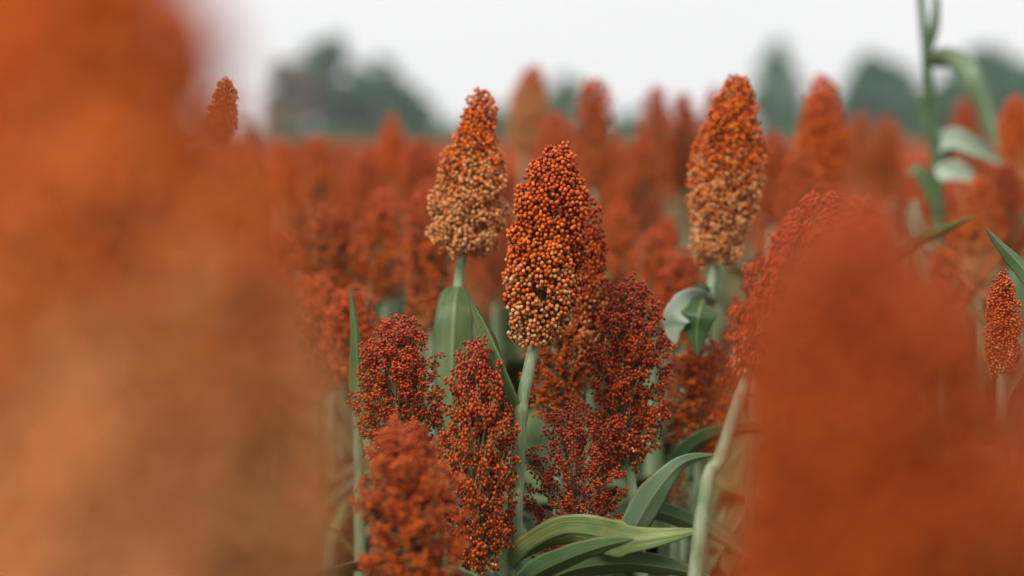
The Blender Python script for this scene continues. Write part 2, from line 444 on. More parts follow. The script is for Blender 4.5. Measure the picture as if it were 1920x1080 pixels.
# ------------------------------------------------------------------ leaves
def leaf_grid(ctr, side, width, fold, wave, r, nu=8, name='leaf'):
    """ctr (n,3) midrib, side (n,3) unit across, width (n,), fold angle (n,); closed thin blade"""
    n = len(ctr); T = nrm(np.gradient(ctr, axis=0)); side = nrm(side - T * (side * T).sum(1, keepdims=True)); Nn = np.cross(side, T)
    u = np.linspace(-1, 1, nu + 1); s = np.linspace(0, 1, n)
    ph = r.uniform(0, 6.28); fr = r.uniform(3, 6)
    off = np.abs(u)[None] * np.tan(fold)[:, None] + wave * (np.abs(u) ** 2)[None] * np.sin(s[:, None] * fr * 6.28 + ph + (u > 0)[None] * 1.9)
    hw = width[:, None] * .5
    base = ctr[:, None] + side[:, None] * (u[None] * hw * np.cos(fold)[:, None])[..., None] + Nn[:, None] * (off * hw)[..., None]
    th = .00035 + .0012 * np.exp(-(u / .12) ** 2)[None, :, None] * (1 - s)[:, None, None]
    top = base + Nn[:, None] * th; bot = base - Nn[:, None] * th
    m = nu + 1; idx = np.arange(n * m).reshape(n, m); o = n * m
    q = np.stack([idx[:-1, :-1], idx[:-1, 1:], idx[1:, 1:], idx[1:, :-1]], -1).reshape(-1, 4)
    e1 = np.stack([idx[:-1, 0], idx[1:, 0], idx[1:, 0] + o, idx[:-1, 0] + o], -1)
    e2 = np.stack([idx[1:, -1], idx[:-1, -1], idx[:-1, -1] + o, idx[1:, -1] + o], -1)
    at = np.ones((2, n, m, 4)); at[..., 0] = (u * .5 + .5)[None, None]; at[..., 1] = s[None, :, None]; at[0, ..., 2] = 0; at[1, ..., 2] = 1
    return mesh_from(name, np.vstack([top.reshape(-1, 3), bot.reshape(-1, 3)]), [np.vstack([q, q[:, ::-1] + o, e1, e2])], {'l': at.reshape(-1, 4)}, M_LEAF)

def taper(n, base=.55, peak=.35):
    s = np.linspace(0, 1, n)
    return np.interp(s, [0, .08, peak, .7, .9, 1], [base, .8, 1, .72, .32, .02])

def generic_leaf(seed, L, W, rise, bend):
    r = np.random.default_rng(seed); n = 20
    s = np.linspace(0, 1, n); ang = rise - bend * s ** 1.5        # elevation of the tangent
    st = L / (n - 1)
    x = np.concatenate([[0], np.cumsum(np.cos(ang[:-1])) * st]); z = np.concatenate([[0], np.cumsum(np.sin(ang[:-1])) * st])
    y = .04 * np.sin(s * 2.5 + r.uniform(0, 6)) * s
    c = np.stack([x, y, z], 1); tw = r.uniform(-.9, .9) * s
    T = nrm(np.gradient(c, axis=0)); S0 = nrm(np.cross(T, np.array([0, 1, 0]) * 1.0)); Y = np.cross(S0, T)
    side = Y * np.cos(tw)[:, None] + S0 * np.sin(tw)[:, None]
    return leaf_grid(c, -side if r.random() < 0 else side, W * taper(n), np.full(n, .35) - .2 * s, .10, r, 6)
LEAVES = [generic_leaf(50 + i, *a) for i, a in enumerate([(.46, .052, 1.25, 1.9), (.55, .058, 1.1, 2.2), (.40, .045, 1.35, 1.2),
                                                           (.60, .060, 1.0, 1.7), (.34, .040, 1.4, .7), (.50, .055, .9, 2.3)])]

LEAF_TOP = {m.name: max(v.co.z for v in m.vertices) for m in LEAVES}

def px_leaf(parent, pts, wpx, d, face=0.0, fold=.3, wave=.06, color=(0, 0, 1), seed=0, n=34, base=.6, peak=.4, under=False, label=None):
    """blade through photo pixels at distance d (number or list); face = turn about its own length per control point"""
    r = np.random.default_rng(900 + seed); m = len(pts)
    ds = [d] * m if np.isscalar(d) else d
    fc = [face] * m if np.isscalar(face) else face
    W = np.array([P(x, y, dd) for (x, y), dd in zip(pts, ds)])
    c = catmull(W, n); a = np.interp(np.linspace(0, m - 1, n), np.arange(m), fc)
    fo = np.interp(np.linspace(0, m - 1, n), np.arange(m), [fold] * m if np.isscalar(fold) else fold)
    T = nrm(np.gradient(c, axis=0)); view = nrm(c - np.array([0, 0, CAM_H]))
    S = nrm(np.cross(T, view)); D = np.cross(T, S)
    if under: S = -S
    side = S * np.cos(a)[:, None] + D * np.sin(a)[:, None]
    width = wpx / FPX * np.mean(ds) * taper(n, base, peak)
    o = link('leaf', leaf_grid(c - np.array(parent.location), side, width, fo, wave, r, 10), parent)
    o.color = (*color, 1)
    if label: o['label'] = label
    return o

# ------------------------------------------------------------------ plants
def stalk_mesh(path, rad, nodes, flip=0):
    """path (k,3) local; nodes: list of z heights where leaves join"""
    z = path[:, 2]; rr = np.array(rad, float).copy(); at = np.zeros((len(path), 4)); at[:, 3] = 1
    for h in nodes:
        g = np.exp(-((z - h) / .006) ** 2); rr = rr * (1 + .16 * g); at[:, 0] = np.maximum(at[:, 0], .5 * np.exp(-((z - h) / .0035) ** 2))
        rr = np.where(z < h, rr * 1.05, rr)
    sides = 10
    v, f = tube(path, rr, sides)
    return mesh_from('stalk', v, [f], {'s': np.repeat(at, sides, 0)}, M_STALK)

PLANTS = []
def plant(kind, top, base, wpx, d, color, label, group=None, via=None, leaves=4, first=.2, rad=.0062, dtop=None, spin=None, nodes=None, hlabel=None, cat='sorghum'):
    """a sorghum plant whose seed head runs from photo pixel base to top at distance d"""
    bm, gm, L0, R0 = H(kind)
    B = P(*base, d); T = P(*top, d if dtop is None else dtop)
    axis = (T - B); L = axis.length; axis.normalize()
    W = wpx / FPX * d
    pts = [P(x, y, d) for x, y in (via or [])]                   # further points down the stalk
    low = pts[-1] if pts else B
    dirn = ((pts[-2] if len(pts) > 1 else B) - low).normalized() if pts else axis
    lean = Vector((dirn.x / max(dirn.z, .3), dirn.y / max(dirn.z, .3), 0))
    root = Vector((low.x, low.y, 0)) - lean * low.z * .30
    e = bpy.data.objects.new('sorghum_plant', None); COL.objects.link(e); e.location = root; e.empty_display_size = .05
    tag(e, label, cat, group)
    cp = [root, root + Vector((0, 0, low.z * .45)) + lean * low.z * .10]
    cp += list(reversed(pts)) + [B]
    path = catmull([np.array(p - root) for p in cp], 90 if d < 3.3 else 40)
    path = np.vstack([path, np.array(B + axis * .012 - root)])
    z = path[:, 2]
    hz = B.z
    hs = nodes if nodes is not None else [hz - first - .13 * k for k in range(leaves)]
    hs = [h for h in hs if h > .08]
    rr = np.interp(z, [0, hz * .6, hz - .15, hz], [rad * 1.8, rad * 1.45, rad * 1.1, rad * .85])
    st = link('stalk', stalk_mesh(path, rr, hs), e)
    hd = link('seed_head', bm, e); hd.location = B - root
    q = axis.to_track_quat('Z', 'Y')
    sp = random.uniform(0, 6.28) if spin is None else spin
    hd.rotation_mode = 'QUATERNION'; hd.rotation_quaternion = q @ Quaternion((0, 0, 1), sp)
    k = W / (2 * R0 * 1.04)
    hd.scale = (k, k, L / L0)
    gr = link('grains', gm, hd); gr.color = (*color, 1); gr['kind'] = 'stuff'
    if hlabel: hd['label'] = hlabel
    az = random.uniform(0, 6.28)
    if d < 4 and leaves > 0: hs = hs + [hs[0] - .07 - .13 * k for k in range(3)]
    for i, h in enumerate(hs[:leaves + 3] if leaves else []):
        lm = random.choice(LEAVES); s = random.uniform(.8, 1.1)
        cap = min(hz - .04, 1.12 if d < 3.2 else 9) - LEAF_TOP[lm.name] * s - .02
        h = min(h, cap - .04 * (i % 4)) if h > cap else h
        lp = np.array([np.interp(h, z, path[:, c]) for c in range(3)])
        lf = link('leaf', lm, e); lf.location = lp
        az += math.pi + random.uniform(-.6, .6)
        lf.rotation_euler = (random.uniform(-.1, .1), random.uniform(-.15, .15), az)
        lf.scale = (s, s, s)
        lf.color = (random.uniform(0, .5), random.uniform(0, .08), random.uniform(.6, .95), 1)
    x0, x1 = sorted((top[0], base[0]))
    PLANTS.append((x0 - wpx / 2, x1 + wpx / 2, top[1], base[1], d))
    return e

# -- plants in and near the plane of focus
main = plant('main', (1046, 288), (1004, 640), 142, 2.27, (.24, .36, 1.0), 'sorghum plant with plump rust head fading to buff and one upright leaf',
             via=[(990, 700), (977, 772), (969, 900), (964, 1080)], nodes=[P(977, 775, 2.27).z], leaves=0, rad=.0066, spin=.4)
px_leaf(main, [(977, 776), (969, 745), (946, 690), (914, 618), (881, 560)], 66, [2.27, 2.262, 2.25, 2.25, 2.25], face=[.9, .85, .75, .7, .5], fold=[.9, .8, .6, .5, .4], color=(.25, .05, .85), seed=1, base=.75, peak=.5)
px_leaf(main, [(962, 1062), (1000, 1026), (1058, 998), (1110, 1000), (1165, 1012), (1240, 1006), (1324, 992)], 74, [2.26, 2.24, 2.21, 2.2, 2.2, 2.2, 2.2],
        face=[.7, .6, .5, .5, .15, -.1, .1], fold=[.6, .4, .2, .2, .1, .1, .1], color=(.75, .12, 1.1), seed=2, base=.3, peak=.68, label='twisted leaf streaked with yellow')
px_leaf(main, [(962, 1150), (992, 1086), (1062, 1048), (1130, 1024), (1190, 1011)], 54, [2.27, 2.21, 2.18, 2.17, 2.17], face=[.5, .5, .55, .5, .4], fold=.3, color=(.1, .1, 1.0), seed=3)
px_leaf(main, [(962, 1140), (1050, 1076), (1150, 1056), (1250, 1064), (1345, 1088)], 66, [2.27, 2.23, 2.22, 2.22, 2.22], face=[.5, .6, .7, .6, .6], fold=.25, color=(.05, .15, .95), seed=4)

p = plant('o1', (895, 652), (898, 1072), 142, 2.24, (.60, -.05, .95), 'dark red loose-headed sorghum plant standing close beside the bare pale stalk', leaves=3, first=.12, spin=1.0)
p = plant('o2', (742, 600), (748, 880), 168, 2.33, (.72, .02, 1.05), 'rosy red sorghum plant with broad bushy head and one narrow upright leaf', leaves=3, first=.16)
px_leaf(p, [(750, 1000), (706, 862), (674, 742), (668, 640), (656, 532)], 36, [2.33, 2.41, 2.43, 2.43, 2.43], face=[.4, .3, .2, .3, .3], color=(.35, 0, .95), seed=13, fold=.3, peak=.55, label='narrow upright leaf')
p = plant('o4', (752, 795), (778, 1130), 205, 1.93, (.42, .05, 1.1), 'soft-focus brick red sorghum plant standing low in front of the rosy bushy head', leaves=2, first=.2)
p = plant('o3', (1082, 768), (1070, 1078), 186, 2.33, (.95, 0, .95), 'short wine red sorghum plant with airy open head showing green branchlets', leaves=3, first=.3)
px_leaf(p, [(1069, 1120), (1140, 985), (1210, 956), (1290, 978), (1350, 1008), (1425, 1060)], 46, [2.33, 2.40, 2.44, 2.45, 2.45, 2.45], face=[.5, .5, .5, .4, .3, .3], fold=.2, color=(0, .2, 1.0), seed=6)
p = plant('o4', (1188, 528), (1166, 880), 158, 2.37, (.72, .06, .95), 'deep maroon sorghum plant with dense oval head rising above the airy open one', via=[(1190, 960)], leaves=3, first=.16)
p = plant('o1', (1056, 545), (1050, 800), 128, 2.48, (.45, .1, .95), 'bright orange red sorghum plant tucked behind the pale bare stalk', leaves=3, first=.12)
p = plant('slim', (1102, 372), (1106, 690), 72, 2.47, (.6, .3, .8), 'slender russet sorghum plant half hidden behind the plump rust head', leaves=3, first=.2)
tl = plant('tanl', (905, 176), (868, 470), 138, 2.54, (.02, .62, 1.12), 'tall sorghum plant with ragged buff head and broad yellow-ribbed leaf', via=[(860, 530), (852, 680), (846, 860)], leaves=0, first=.3, rad=.006, spin=2.0)
px_leaf(tl, [(858, 538), (852, 575), (848, 650), (846, 740), (842, 830)], 78, [2.53, 2.51, 2.50, 2.49, 2.48], face=[.1, .1, .05, 0, 0], fold=.25, color=(.35, .0, .75), seed=7, base=.5, label='broad hanging leaf with yellow midrib')
tr = plant('tanr', (1386, 150), (1340, 490), 132, 2.66, (.04, .50, 1.08), 'tall sorghum plant with ragged orange and buff head above a curled pale leaf', via=[(1330, 580), (1322, 760)], leaves=2, first=.3, rad=.0062)
px_leaf(tr, [(1330, 576), (1300, 566), (1272, 588), (1262, 615), (1266, 648)], 60, [2.65, 2.58, 2.54, 2.54, 2.54], face=[.6, .4, .1, 0, .1], fold=.15, color=(0, .85, 1.25), seed=8, base=.7, under=True, label='pale curled underside of a leaf')
px_leaf(tr, [(1330, 572), (1318, 564), (1311, 586), (1306, 620), (1308, 668)], 74, [2.65, 2.58, 2.54, 2.54, 2.54], face=[.5, .2, 0, 0, 0], fold=.2, color=(0, 0, .7), seed=9, base=.8)
sr = plant('slim', (1880, 512), (1878, 700), 60, 2.27, (.3, .15, 1.0), 'slender sharp russet sorghum plant with one tapering leaf beside a blurred crimson head', leaves=2, first=.2, dtop=2.27)
px_leaf(sr, [(1882, 760), (1960, 620), (1950, 545), (1915, 500), (1880, 463), (1847, 427)], 44, [2.27, 2.27, 2.27, 2.27, 2.26, 2.25], face=[.5, .5, .5, .6, .6, .5], fold=.35, color=(.1, .1, 1.0), seed=10)
s2 = plant('o2', (1552, 366), (1400, 700), 160, 2.02, (.75, .0, 1.15), 'leaning rose red sorghum plant with slanting bare stalk and red-tipped leaf', via=[(1353, 850), (1305, 1070)],
           nodes=[P(1353, 850, 2.02).z, P(1386, 742, 2.02).z], leaves=0, rad=.0054)
px_leaf(s2, [(1388, 742), (1420, 746), (1470, 744)], 14, 2.02, face=.8, fold=.4, color=(.5, 0, .9), seed=11)
px_leaf(main, [(962, 1190), (1100, 1140), (1165, 1040), (1196, 976), (1236, 912), (1284, 866), (1345, 852)], 60, [2.27, 2.25, 2.24, 2.23, 2.22, 2.22, 2.22], face=[.5, .5, .4, .25, .25, .45, .7], fold=[.4, .3, .25, .2, .2, .3, .3], color=(.0, .32, 1.05), seed=5, peak=.62)
p = plant('o5', (1312, 640), (1310, 850), 162, 2.62, (.35, .1, .98), 'spreading orange red sorghum plant below the curled pale leaf', leaves=4, first=.1)
px_leaf(p, [(1309, 1010), (1262, 900), (1290, 846), (1340, 816), (1430, 804), (1500, 830)], 44, 2.57, face=.6, color=(0, 0, .75), seed=12)
p = plant('o3', (1275, 868), (1268, 960), 44, 2.55, (.0, .9, .8), 'small sorghum plant with stunted straw-coloured head deep among the leaves', leaves=3, first=.12)
p = plant('fo1', (625, 388), (618, 590), 135, 3.15, (.35, .05, 1.0), 'orange red sorghum plant with bushy head behind a narrow upright leaf', leaves=4)

# -- blurred heads close to the lens
p = plant('blunt', (100, -280), (120, 1400), 590, .58, (.05, .52, 1.18), 'huge blurred orange sorghum plant fading to buff towards its foot', leaves=2, first=.5)
p = plant('tanl', (425, 230), (430, 1290), 440, .80, (.04, .74, 1.12), 'blurred tan sorghum plant with tapering head beside the hugest one', leaves=2, first=.5)
p = plant('dome', (1610, 425), (1650, 1400), 500, .72, (.32, .08, .92), 'big blurred deep orange sorghum plant hiding the foot of the leaning one', leaves=2, first=.5)
p = plant('tanr', (1885, 850), (1905, 1640), 340, .86, (.08, .15, 1.0), 'blurred bright orange sorghum plant low between the deep orange and crimson ones', leaves=2, first=.5)
p = plant('o5', (1985, 600), (2000, 1290), 250, 1.0, (.75, .0, 1.15), 'big blurred crimson sorghum plant in front of the slender sharp one', leaves=2, first=.5)

# -- further back, each placed from the photograph
BG = [('fc1', 1000, 128, 985, 275, 70, 5.0, (.0, .9, .85), 'dull brown sorghum plant standing taller than its red neighbours against the sky'),
      ('fo1', 1116, 150, 1112, 350, 92, 3.7, (.35, .0, .95), 'red sorghum plant with tall pointed head between the brown head and the pair'), ('fo3', 1040, 215, 1042, 385, 84, 4.0, (.4, 0, 1.05), 'short red head sorghum plant at the foot of the dull brown one'),
      ('fo2', 1230, 165, 1228, 350, 76, 4.5, (.45, 0, .95), 'pointed red sorghum plant, the paler of a close pair breaking the skyline'), ('fo1', 1282, 178, 1280, 360, 72, 4.6, (.6, 0, .9), 'darker red sorghum plant, second of a close pair breaking the skyline'),
      ('fo3', 1342, 168, 1340, 330, 64, 5.1, (.6, 0, .9), 'red sorghum plant just showing past the ragged orange and buff head'), ('fc1', 1545, 150, 1530, 385, 90, 3.55, (.25, .05, .95), 'tall smooth red-orange sorghum plant breaking the skyline before the pale pointed tree'),
      ('fo3', 1505, 280, 1490, 460, 90, 3.3, (.4, .05, .95), 'sorghum plant leaning on the tall smooth red-orange one'), ('fo2', 1612, 215, 1612, 370, 70, 5.6, (.3, .1, 1.0), 'hazy orange sorghum plant before the broad pointed dark tree'),
      ('fo1', 1664, 222, 1664, 370, 66, 5.7, (.35, .1, 1.0), 'slimmer hazy orange sorghum plant beside the one before the dark tree'), ('fo3', 1810, 188, 1808, 330, 64, 5.6, (.4, .1, 1.0), 'small red sorghum plant framed by the drooping leaf of the tall cane'),
      ('fc1', 1905, 188, 1900, 360, 76, 4.1, (.15, .35, 1.0), 'orange sorghum plant topped with buff beyond the drooping cane leaf'), ('fo1', 1890, 312, 1888, 500, 88, 3.6, (.55, 0, .9), 'dark red sorghum plant above the slender sharp russet one'),
      ('fo2', 1830, 335, 1832, 560, 100, 3.5, (.15, .4, 1.0), 'orange-buff sorghum plant below the pale leaves of the tall cane'), ('fc2', 735, 220, 735, 370, 60, 5.2, (.15, .1, 1.0), 'small orange sorghum plant poking above the reds before the low round tree'),
      ('fo1', 785, 262, 790, 450, 94, 4.0, (.5, 0, .95), 'wide red sorghum plant next to the ragged buff head'), ('fo3', 690, 278, 690, 450, 84, 4.3, (.4, 0, .95), 'red sorghum plant below the small orange one near the tall trees'),
      ('fo2', 597, 258, 600, 440, 82, 4.3, (.25, .1, 1.0), 'orange sorghum plant before the tallest trees, a leaf at its shoulder'), ('fc1', 524, 268, 528, 430, 62, 5.0, (.2, .2, 1.0), 'slim orange sorghum plant half veiled by the blurred tan one'),
      ('fo3', 468, 288, 470, 440, 60, 5.2, (.2, .2, 1.0), 'smaller slim orange sorghum plant behind the blurred tan one'), ('fo1', 718, 358, 720, 560, 108, 3.35, (.4, 0, 1.0), 'red sorghum plant between the bushy orange one and the dark pendulous one'),
      ('fo3', 806, 345, 808, 625, 118, 3.05, (.5, .1, .9), 'dark red long-headed sorghum plant under the ragged buff head'), ('fo2', 590, 520, 590, 740, 130, 2.85, (.4, 0, 1.05), 'red sorghum plant behind the narrow upright leaf, veiled by blur'),
      ('fo1', 935, 392, 930, 560, 90, 3.5, (.5, 0, .85), 'dark red sorghum plant between the ragged buff head and the plump rust head'), ('fo3', 1160, 380, 1160, 560, 82, 3.4, (.25, .1, 1.0), 'small orange sorghum plant just beyond the slender russet one'),
      ('fo1', 1226, 432, 1222, 590, 84, 3.15, (.35, .1, .95), 'orange-flecked sorghum plant above the deep maroon oval head'), ('fo2', 1205, 262, 1205, 440, 96, 3.9, (.45, 0, .95), 'broad red sorghum plant below the close skyline pair'),
      ('fo1', 1620, 372, 1610, 560, 110, 3.0, (.55, 0, 1.0), 'rosy sorghum plant behind the leaning one, with a slanting yellow-green leaf'), ('fo3', 1280, 470, 1280, 640, 100, 3.0, (.6, 0, .95), 'red sorghum plant above the curled pale leaf'),
      ('fo1', 1440, 480, 1420, 690, 110, 2.75, (.55, 0, 1.0), 'red sorghum plant between the ragged orange head and the leaning one'), ('fo2', 1740, 300, 1742, 470, 80, 4.4, (.3, .2, 1.0), 'orange sorghum plant at the foot of the tall green cane'),
      ('fo3', 1450, 250, 1448, 420, 84, 4.2, (.5, 0, .95), 'red sorghum plant between the ragged orange head and the smooth red-orange one'), ('fo3', 660, 540, 668, 720, 120, 2.75, (.5, 0, 1.1), 'rosy sorghum plant directly above the bushy rosy head'),
      ('slim', 424, 148, 412, 262, 50, 2.5, (.05, .7, .8), 'brown sorghum plant peeping past the blurred tan one'),
      ('fo2', 1768, 470, 1766, 690, 100, 3.3, (.3, .2, .95), 'orange sorghum plant under the pale cane leaves, below the slanting leaf'), ('fo1', 1480, 560, 1470, 760, 120, 2.75, (.4, .1, 1.0), 'orange-red sorghum plant covered by the leaning rose one'),
      ('fo1', 520, 430, 520, 640, 120, 3.1, (.35, .1, 1.0), 'faint orange sorghum plant seen through the blurred tan head'), ('fo2', 1690, 560, 1690, 760, 110, 3.0, (.3, .2, 1.0), 'faint orange sorghum plant seen through the big blurred deep orange one')]
NEARLAB = 'blurred rust red sorghum plant in the thick of the field behind the sharp heads'
for k, tx, ty, bx_, by_, wp, d, c, lb in BG:
    q = plant(k, (tx, ty), (bx_, by_), wp, d, (c[0], c[1], c[2] * 1.24), lb, 'rust red sorghum plants crowding behind the sharp heads', leaves=4, first=.22)
    if lb.startswith('rosy sorghum plant behind'): ROSY = q
yl = plant('fo3', (1690, 372), (1690, 450), 48, 3.6, (.0, .95, .55), 'unripe yellowish sorghum plant with small head beside the tall cane', leaves=3, first=.25)
px_leaf(ROSY, [(1609, 640), (1645, 520), (1720, 457), (1775, 430), (1830, 404)], 30, [3.0, 2.9, 2.82, 2.78, 2.75], face=.5, fold=.4, color=(.55, 0, 1.0), seed=14)

# -- the field filling in behind
fill = 0; r = np.random.default_rng(77)
HANDS = list(PLANTS)
cand = []
yy = 3.5
while yy < 13.5:
    half = yy * .2118 + .25
    for x in np.arange(-half, half, .27):
        cand.append((x + r.uniform(-.12, .12), yy + r.uniform(-.14, .14)))
    yy += .27
FARLAB = 'small far-off rust sorghum plant lost in the blurred rows before the trees'
for x, y in cand:
    if fill >= 235: break
    zt = min(r.normal(1.405, .055), 1.49)
    Lh = r.uniform(.15, .20); Wd = r.uniform(.066, .088)
    tp = proj((x + r.normal(0, .01), y, zt)); bp_ = proj((x, y, zt - Lh))
    wpx = Wd / tp[2] * FPX
    if tp[0] < -60 or tp[0] > 1980: continue
    bad = False
    for x0, x1, ty, by, dd in HANDS:
        if dd > tp[2] - .1 and tp[0] + wpx / 2 > x0 and tp[0] - wpx / 2 < x1 and tp[1] < by and bp_[1] > ty: bad = True; break
        if abs(dd - tp[2]) < .12 and abs((x0 + x1) / 2 - tp[0]) < wpx * .8: bad = True; break
    if bad: continue
    rd = r.uniform(.15, .6)
    plant(random.choice(['fo1', 'fo2', 'fo3', 'fc1', 'fc2'] if r.random() < .4 else ['fo1', 'fo2', 'fo3']), tp[:2], bp_[:2], wpx, tp[2], (rd, r.uniform(0, .35) if rd < .4 else 0, r.uniform(1.05, 1.32)),
          FARLAB if y > 7 else NEARLAB, 'far sorghum plants in rows before the trees' if y > 7 else 'rust red sorghum plants crowding behind the sharp heads', leaves=4 if y < 7 else 3, first=.24)
    fill += 1; YMAX = y
print('fill', fill, 'cand', len(cand), YMAX)

# -- the rest of the field: one mass
def far_field():
    r = np.random.default_rng(5)
    iv, fi = ICO[2]
    pts = []
    y = 3.2
    while y < 48:
        stp = .33 if y < 20 else .33 * (y / 20) ** .7
        half = y * .26 + 2.2
        xs = np.arange(-half, half, stp) + r.uniform(-.13, .13, len(np.arange(-half, half, stp)))
        for x in xs:
            if y < YMAX and abs(x) < y * .2118 + .28: continue
            pts.append((x, y + r.uniform(-.15, .15)))
        y += stp
    # sides of the near field, just out of view
    for y in np.arange(.9, 3.2, .33):
        for s in (-1, 1):
            for k in range(8): pts.append((s * (y * .2118 + .35 + .33 * k), y + r.uniform(-.1, .1)))
    for y in np.arange(-4.0, .3, .33):
        for x in np.arange(-3.2, 3.3, .33):
            if math.hypot(x, y) > .55: pts.append((x + r.uniform(-.12, .12), y + r.uniform(-.12, .12)))
    pts = np.array(pts); n = len(pts)
    Lh = r.uniform(.15, .2, n); Wd = r.uniform(.034, .044, n); zt = np.minimum(r.normal(1.36, .045, n), 1.44)
    near = np.hypot(pts[:, 0], pts[:, 1]) < 10
    loc = iv[None] * (1 + r.normal(0, .13, (n, len(iv), 1)))
    taperz = 1 - .35 * (loc[:, :, 2:] > 0) * loc[:, :, 2:]
    V = np.concatenate([loc[:, :, :2] * Wd[:, None, None] * taperz, loc[:, :, 2:] * (Lh / 2)[:, None, None]], -1)
    V += np.stack([pts[:, 0], pts[:, 1], zt - Lh / 2], -1)[:, None]
    nb = np.stack([pts[:, 0], pts[:, 1], zt - Lh], -1)[near]; allV = V; V = V[~near]
    Fi = (fi[None] + (np.arange(len(V)) * len(iv))[:, None, None]).reshape(-1, 3)
    at = np.ones((n, len(iv), 4)); at[:, :, 0] = np.clip(r.uniform(.1, .9, (n, 1)) + r.normal(0, .2, (n, len(iv))), 0, 1)
    at[:, :, 1] = iv[:, 2] * .5 + .5; at[:, :, 2] = 1; at = at[~near]
    o = link('sorghum_field', mesh_from('far_seed_heads', V.reshape(-1, 3), [Fi], {'g': at.reshape(-1, 4)}, M_GRAIN))
    o.color = (.40, .05, .72, 1)
    tag(o, 'rest of the rust red sorghum field stretching away to the trees', 'sorghum field', kind='stuff')
    # the nearer ones, out of this view, carry real grains
    for k, kind in enumerate(('fo1', 'fo2', 'fo3', 'fc1')):
        src = next(q for q in bpy.data.objects if q.type == 'MESH' and q.data == H(kind)[1])
        me = bpy.data.meshes.new('head_points'); me.from_pydata([tuple(q) for q in nb[k::4]], [], [])
        ho = link('seed_heads', me, o); ho['kind'] = 'stuff'; ho.color = (.35 + .08 * k, .05, 1.1, 1)
        ng = bpy.data.node_groups.new('scatter_heads', 'GeometryNodeTree')
        ng.interface.new_socket('Geometry', in_out='INPUT', socket_type='NodeSocketGeometry')
        ng.interface.new_socket('Geometry', in_out='OUTPUT', socket_type='NodeSocketGeometry')
        gi, go = ng.nodes.new('NodeGroupInput'), ng.nodes.new('NodeGroupOutput')
        ip, ob = ng.nodes.new('GeometryNodeInstanceOnPoints'), ng.nodes.new('GeometryNodeObjectInfo')
        rv = ng.nodes.new('FunctionNodeRandomValue'); rv.data_type = 'FLOAT_VECTOR'
        rv.inputs[0].default_value = (-.12, -.12, 0); rv.inputs[1].default_value = (.12, .12, 6.28)
        ob.inputs['Object'].default_value = src; ob.inputs['As Instance'].default_value = True
        ng.links.new(gi.outputs[0], ip.inputs['Points']); ng.links.new(ob.outputs['Geometry'], ip.inputs['Instance'])
        ng.links.new(rv.outputs[0], ip.inputs['Rotation']); ng.links.new(ip.outputs[0], go.inputs[0])
        ho.modifiers.new('scatter', 'NODES').node_group = ng
    # stalks and leaves of those plants
    Vs, Fs, As = [], [], []; c = 0
    a = r.uniform(0, 6.28, (n, 5)); h = r.uniform(.45, 1.0, (n, 5)) * (zt - Lh)[:, None]
    L = r.uniform(.3, .5, (n, 5)); wv = r.uniform(.018, .03, (n, 5))
    e = np.stack([np.cos(a), np.sin(a), np.zeros_like(a)], -1); s = np.stack([-np.sin(a), np.cos(a), np.zeros_like(a)], -1)
    b = np.stack([np.repeat(pts[:, :1], 5, 1), np.repeat(pts[:, 1:], 5, 1), h], -1)
    sec = []
    for f, up, ww in ((0, 0, .6), (.3, .18, 1), (.65, .2, .9), (1, .02, .1)):
        m = b + e * (L * f)[..., None] + np.array([0, 0, 1.]) * (L * up)[..., None]
        sec += [m - s * (wv * ww)[..., None], m + s * (wv * ww)[..., None]]
    V = np.stack(sec, 2).reshape(-1, 8, 3); q = np.array([[0, 1, 3, 2], [2, 3, 5, 4], [4, 5, 7, 6]])
    Fi = (q[None] + (np.arange(len(V)) * 8)[:, None, None]).reshape(-1, 4)
    at = np.ones((len(V), 8, 4)); at[:, :, 0] = np.tile([.2, .8], 4); at[:, :, 1] = np.repeat([0, .3, .6, .9], 2); at[:, :, 2] = 0
    lo = link('foliage', mesh_from('far_leaves', V.reshape(-1, 3), [Fi], {'l': at.reshape(-1, 4)}, M_LEAF), o); lo['kind'] = 'stuff'; lo.color = (.3, .1, 1, 1)
    g = np.array([[1, 0], [-.5, .87], [-.5, -.87]]) * .008
    V = np.zeros((n, 6, 3)); V[:, :3, :2] = pts[:, None] + g[None]; V[:, 3:, :2] = pts[:, None] + g[None] * .6; V[:, 3:, 2] = (zt - Lh * .8)[:, None]
    q = np.array([[0, 1, 4, 3], [1, 2, 5, 4], [2, 0, 3, 5]])
    Fi = (q[None] + (np.arange(n) * 6)[:, None, None]).reshape(-1, 4)
    so = link('stalks', mesh_from('far_stalks', V.reshape(-1, 3), [Fi], {'s': np.zeros((n * 6, 4))}, M_STALK), o); so['kind'] = 'stuff'
    print('far field plants', n)
far_field()

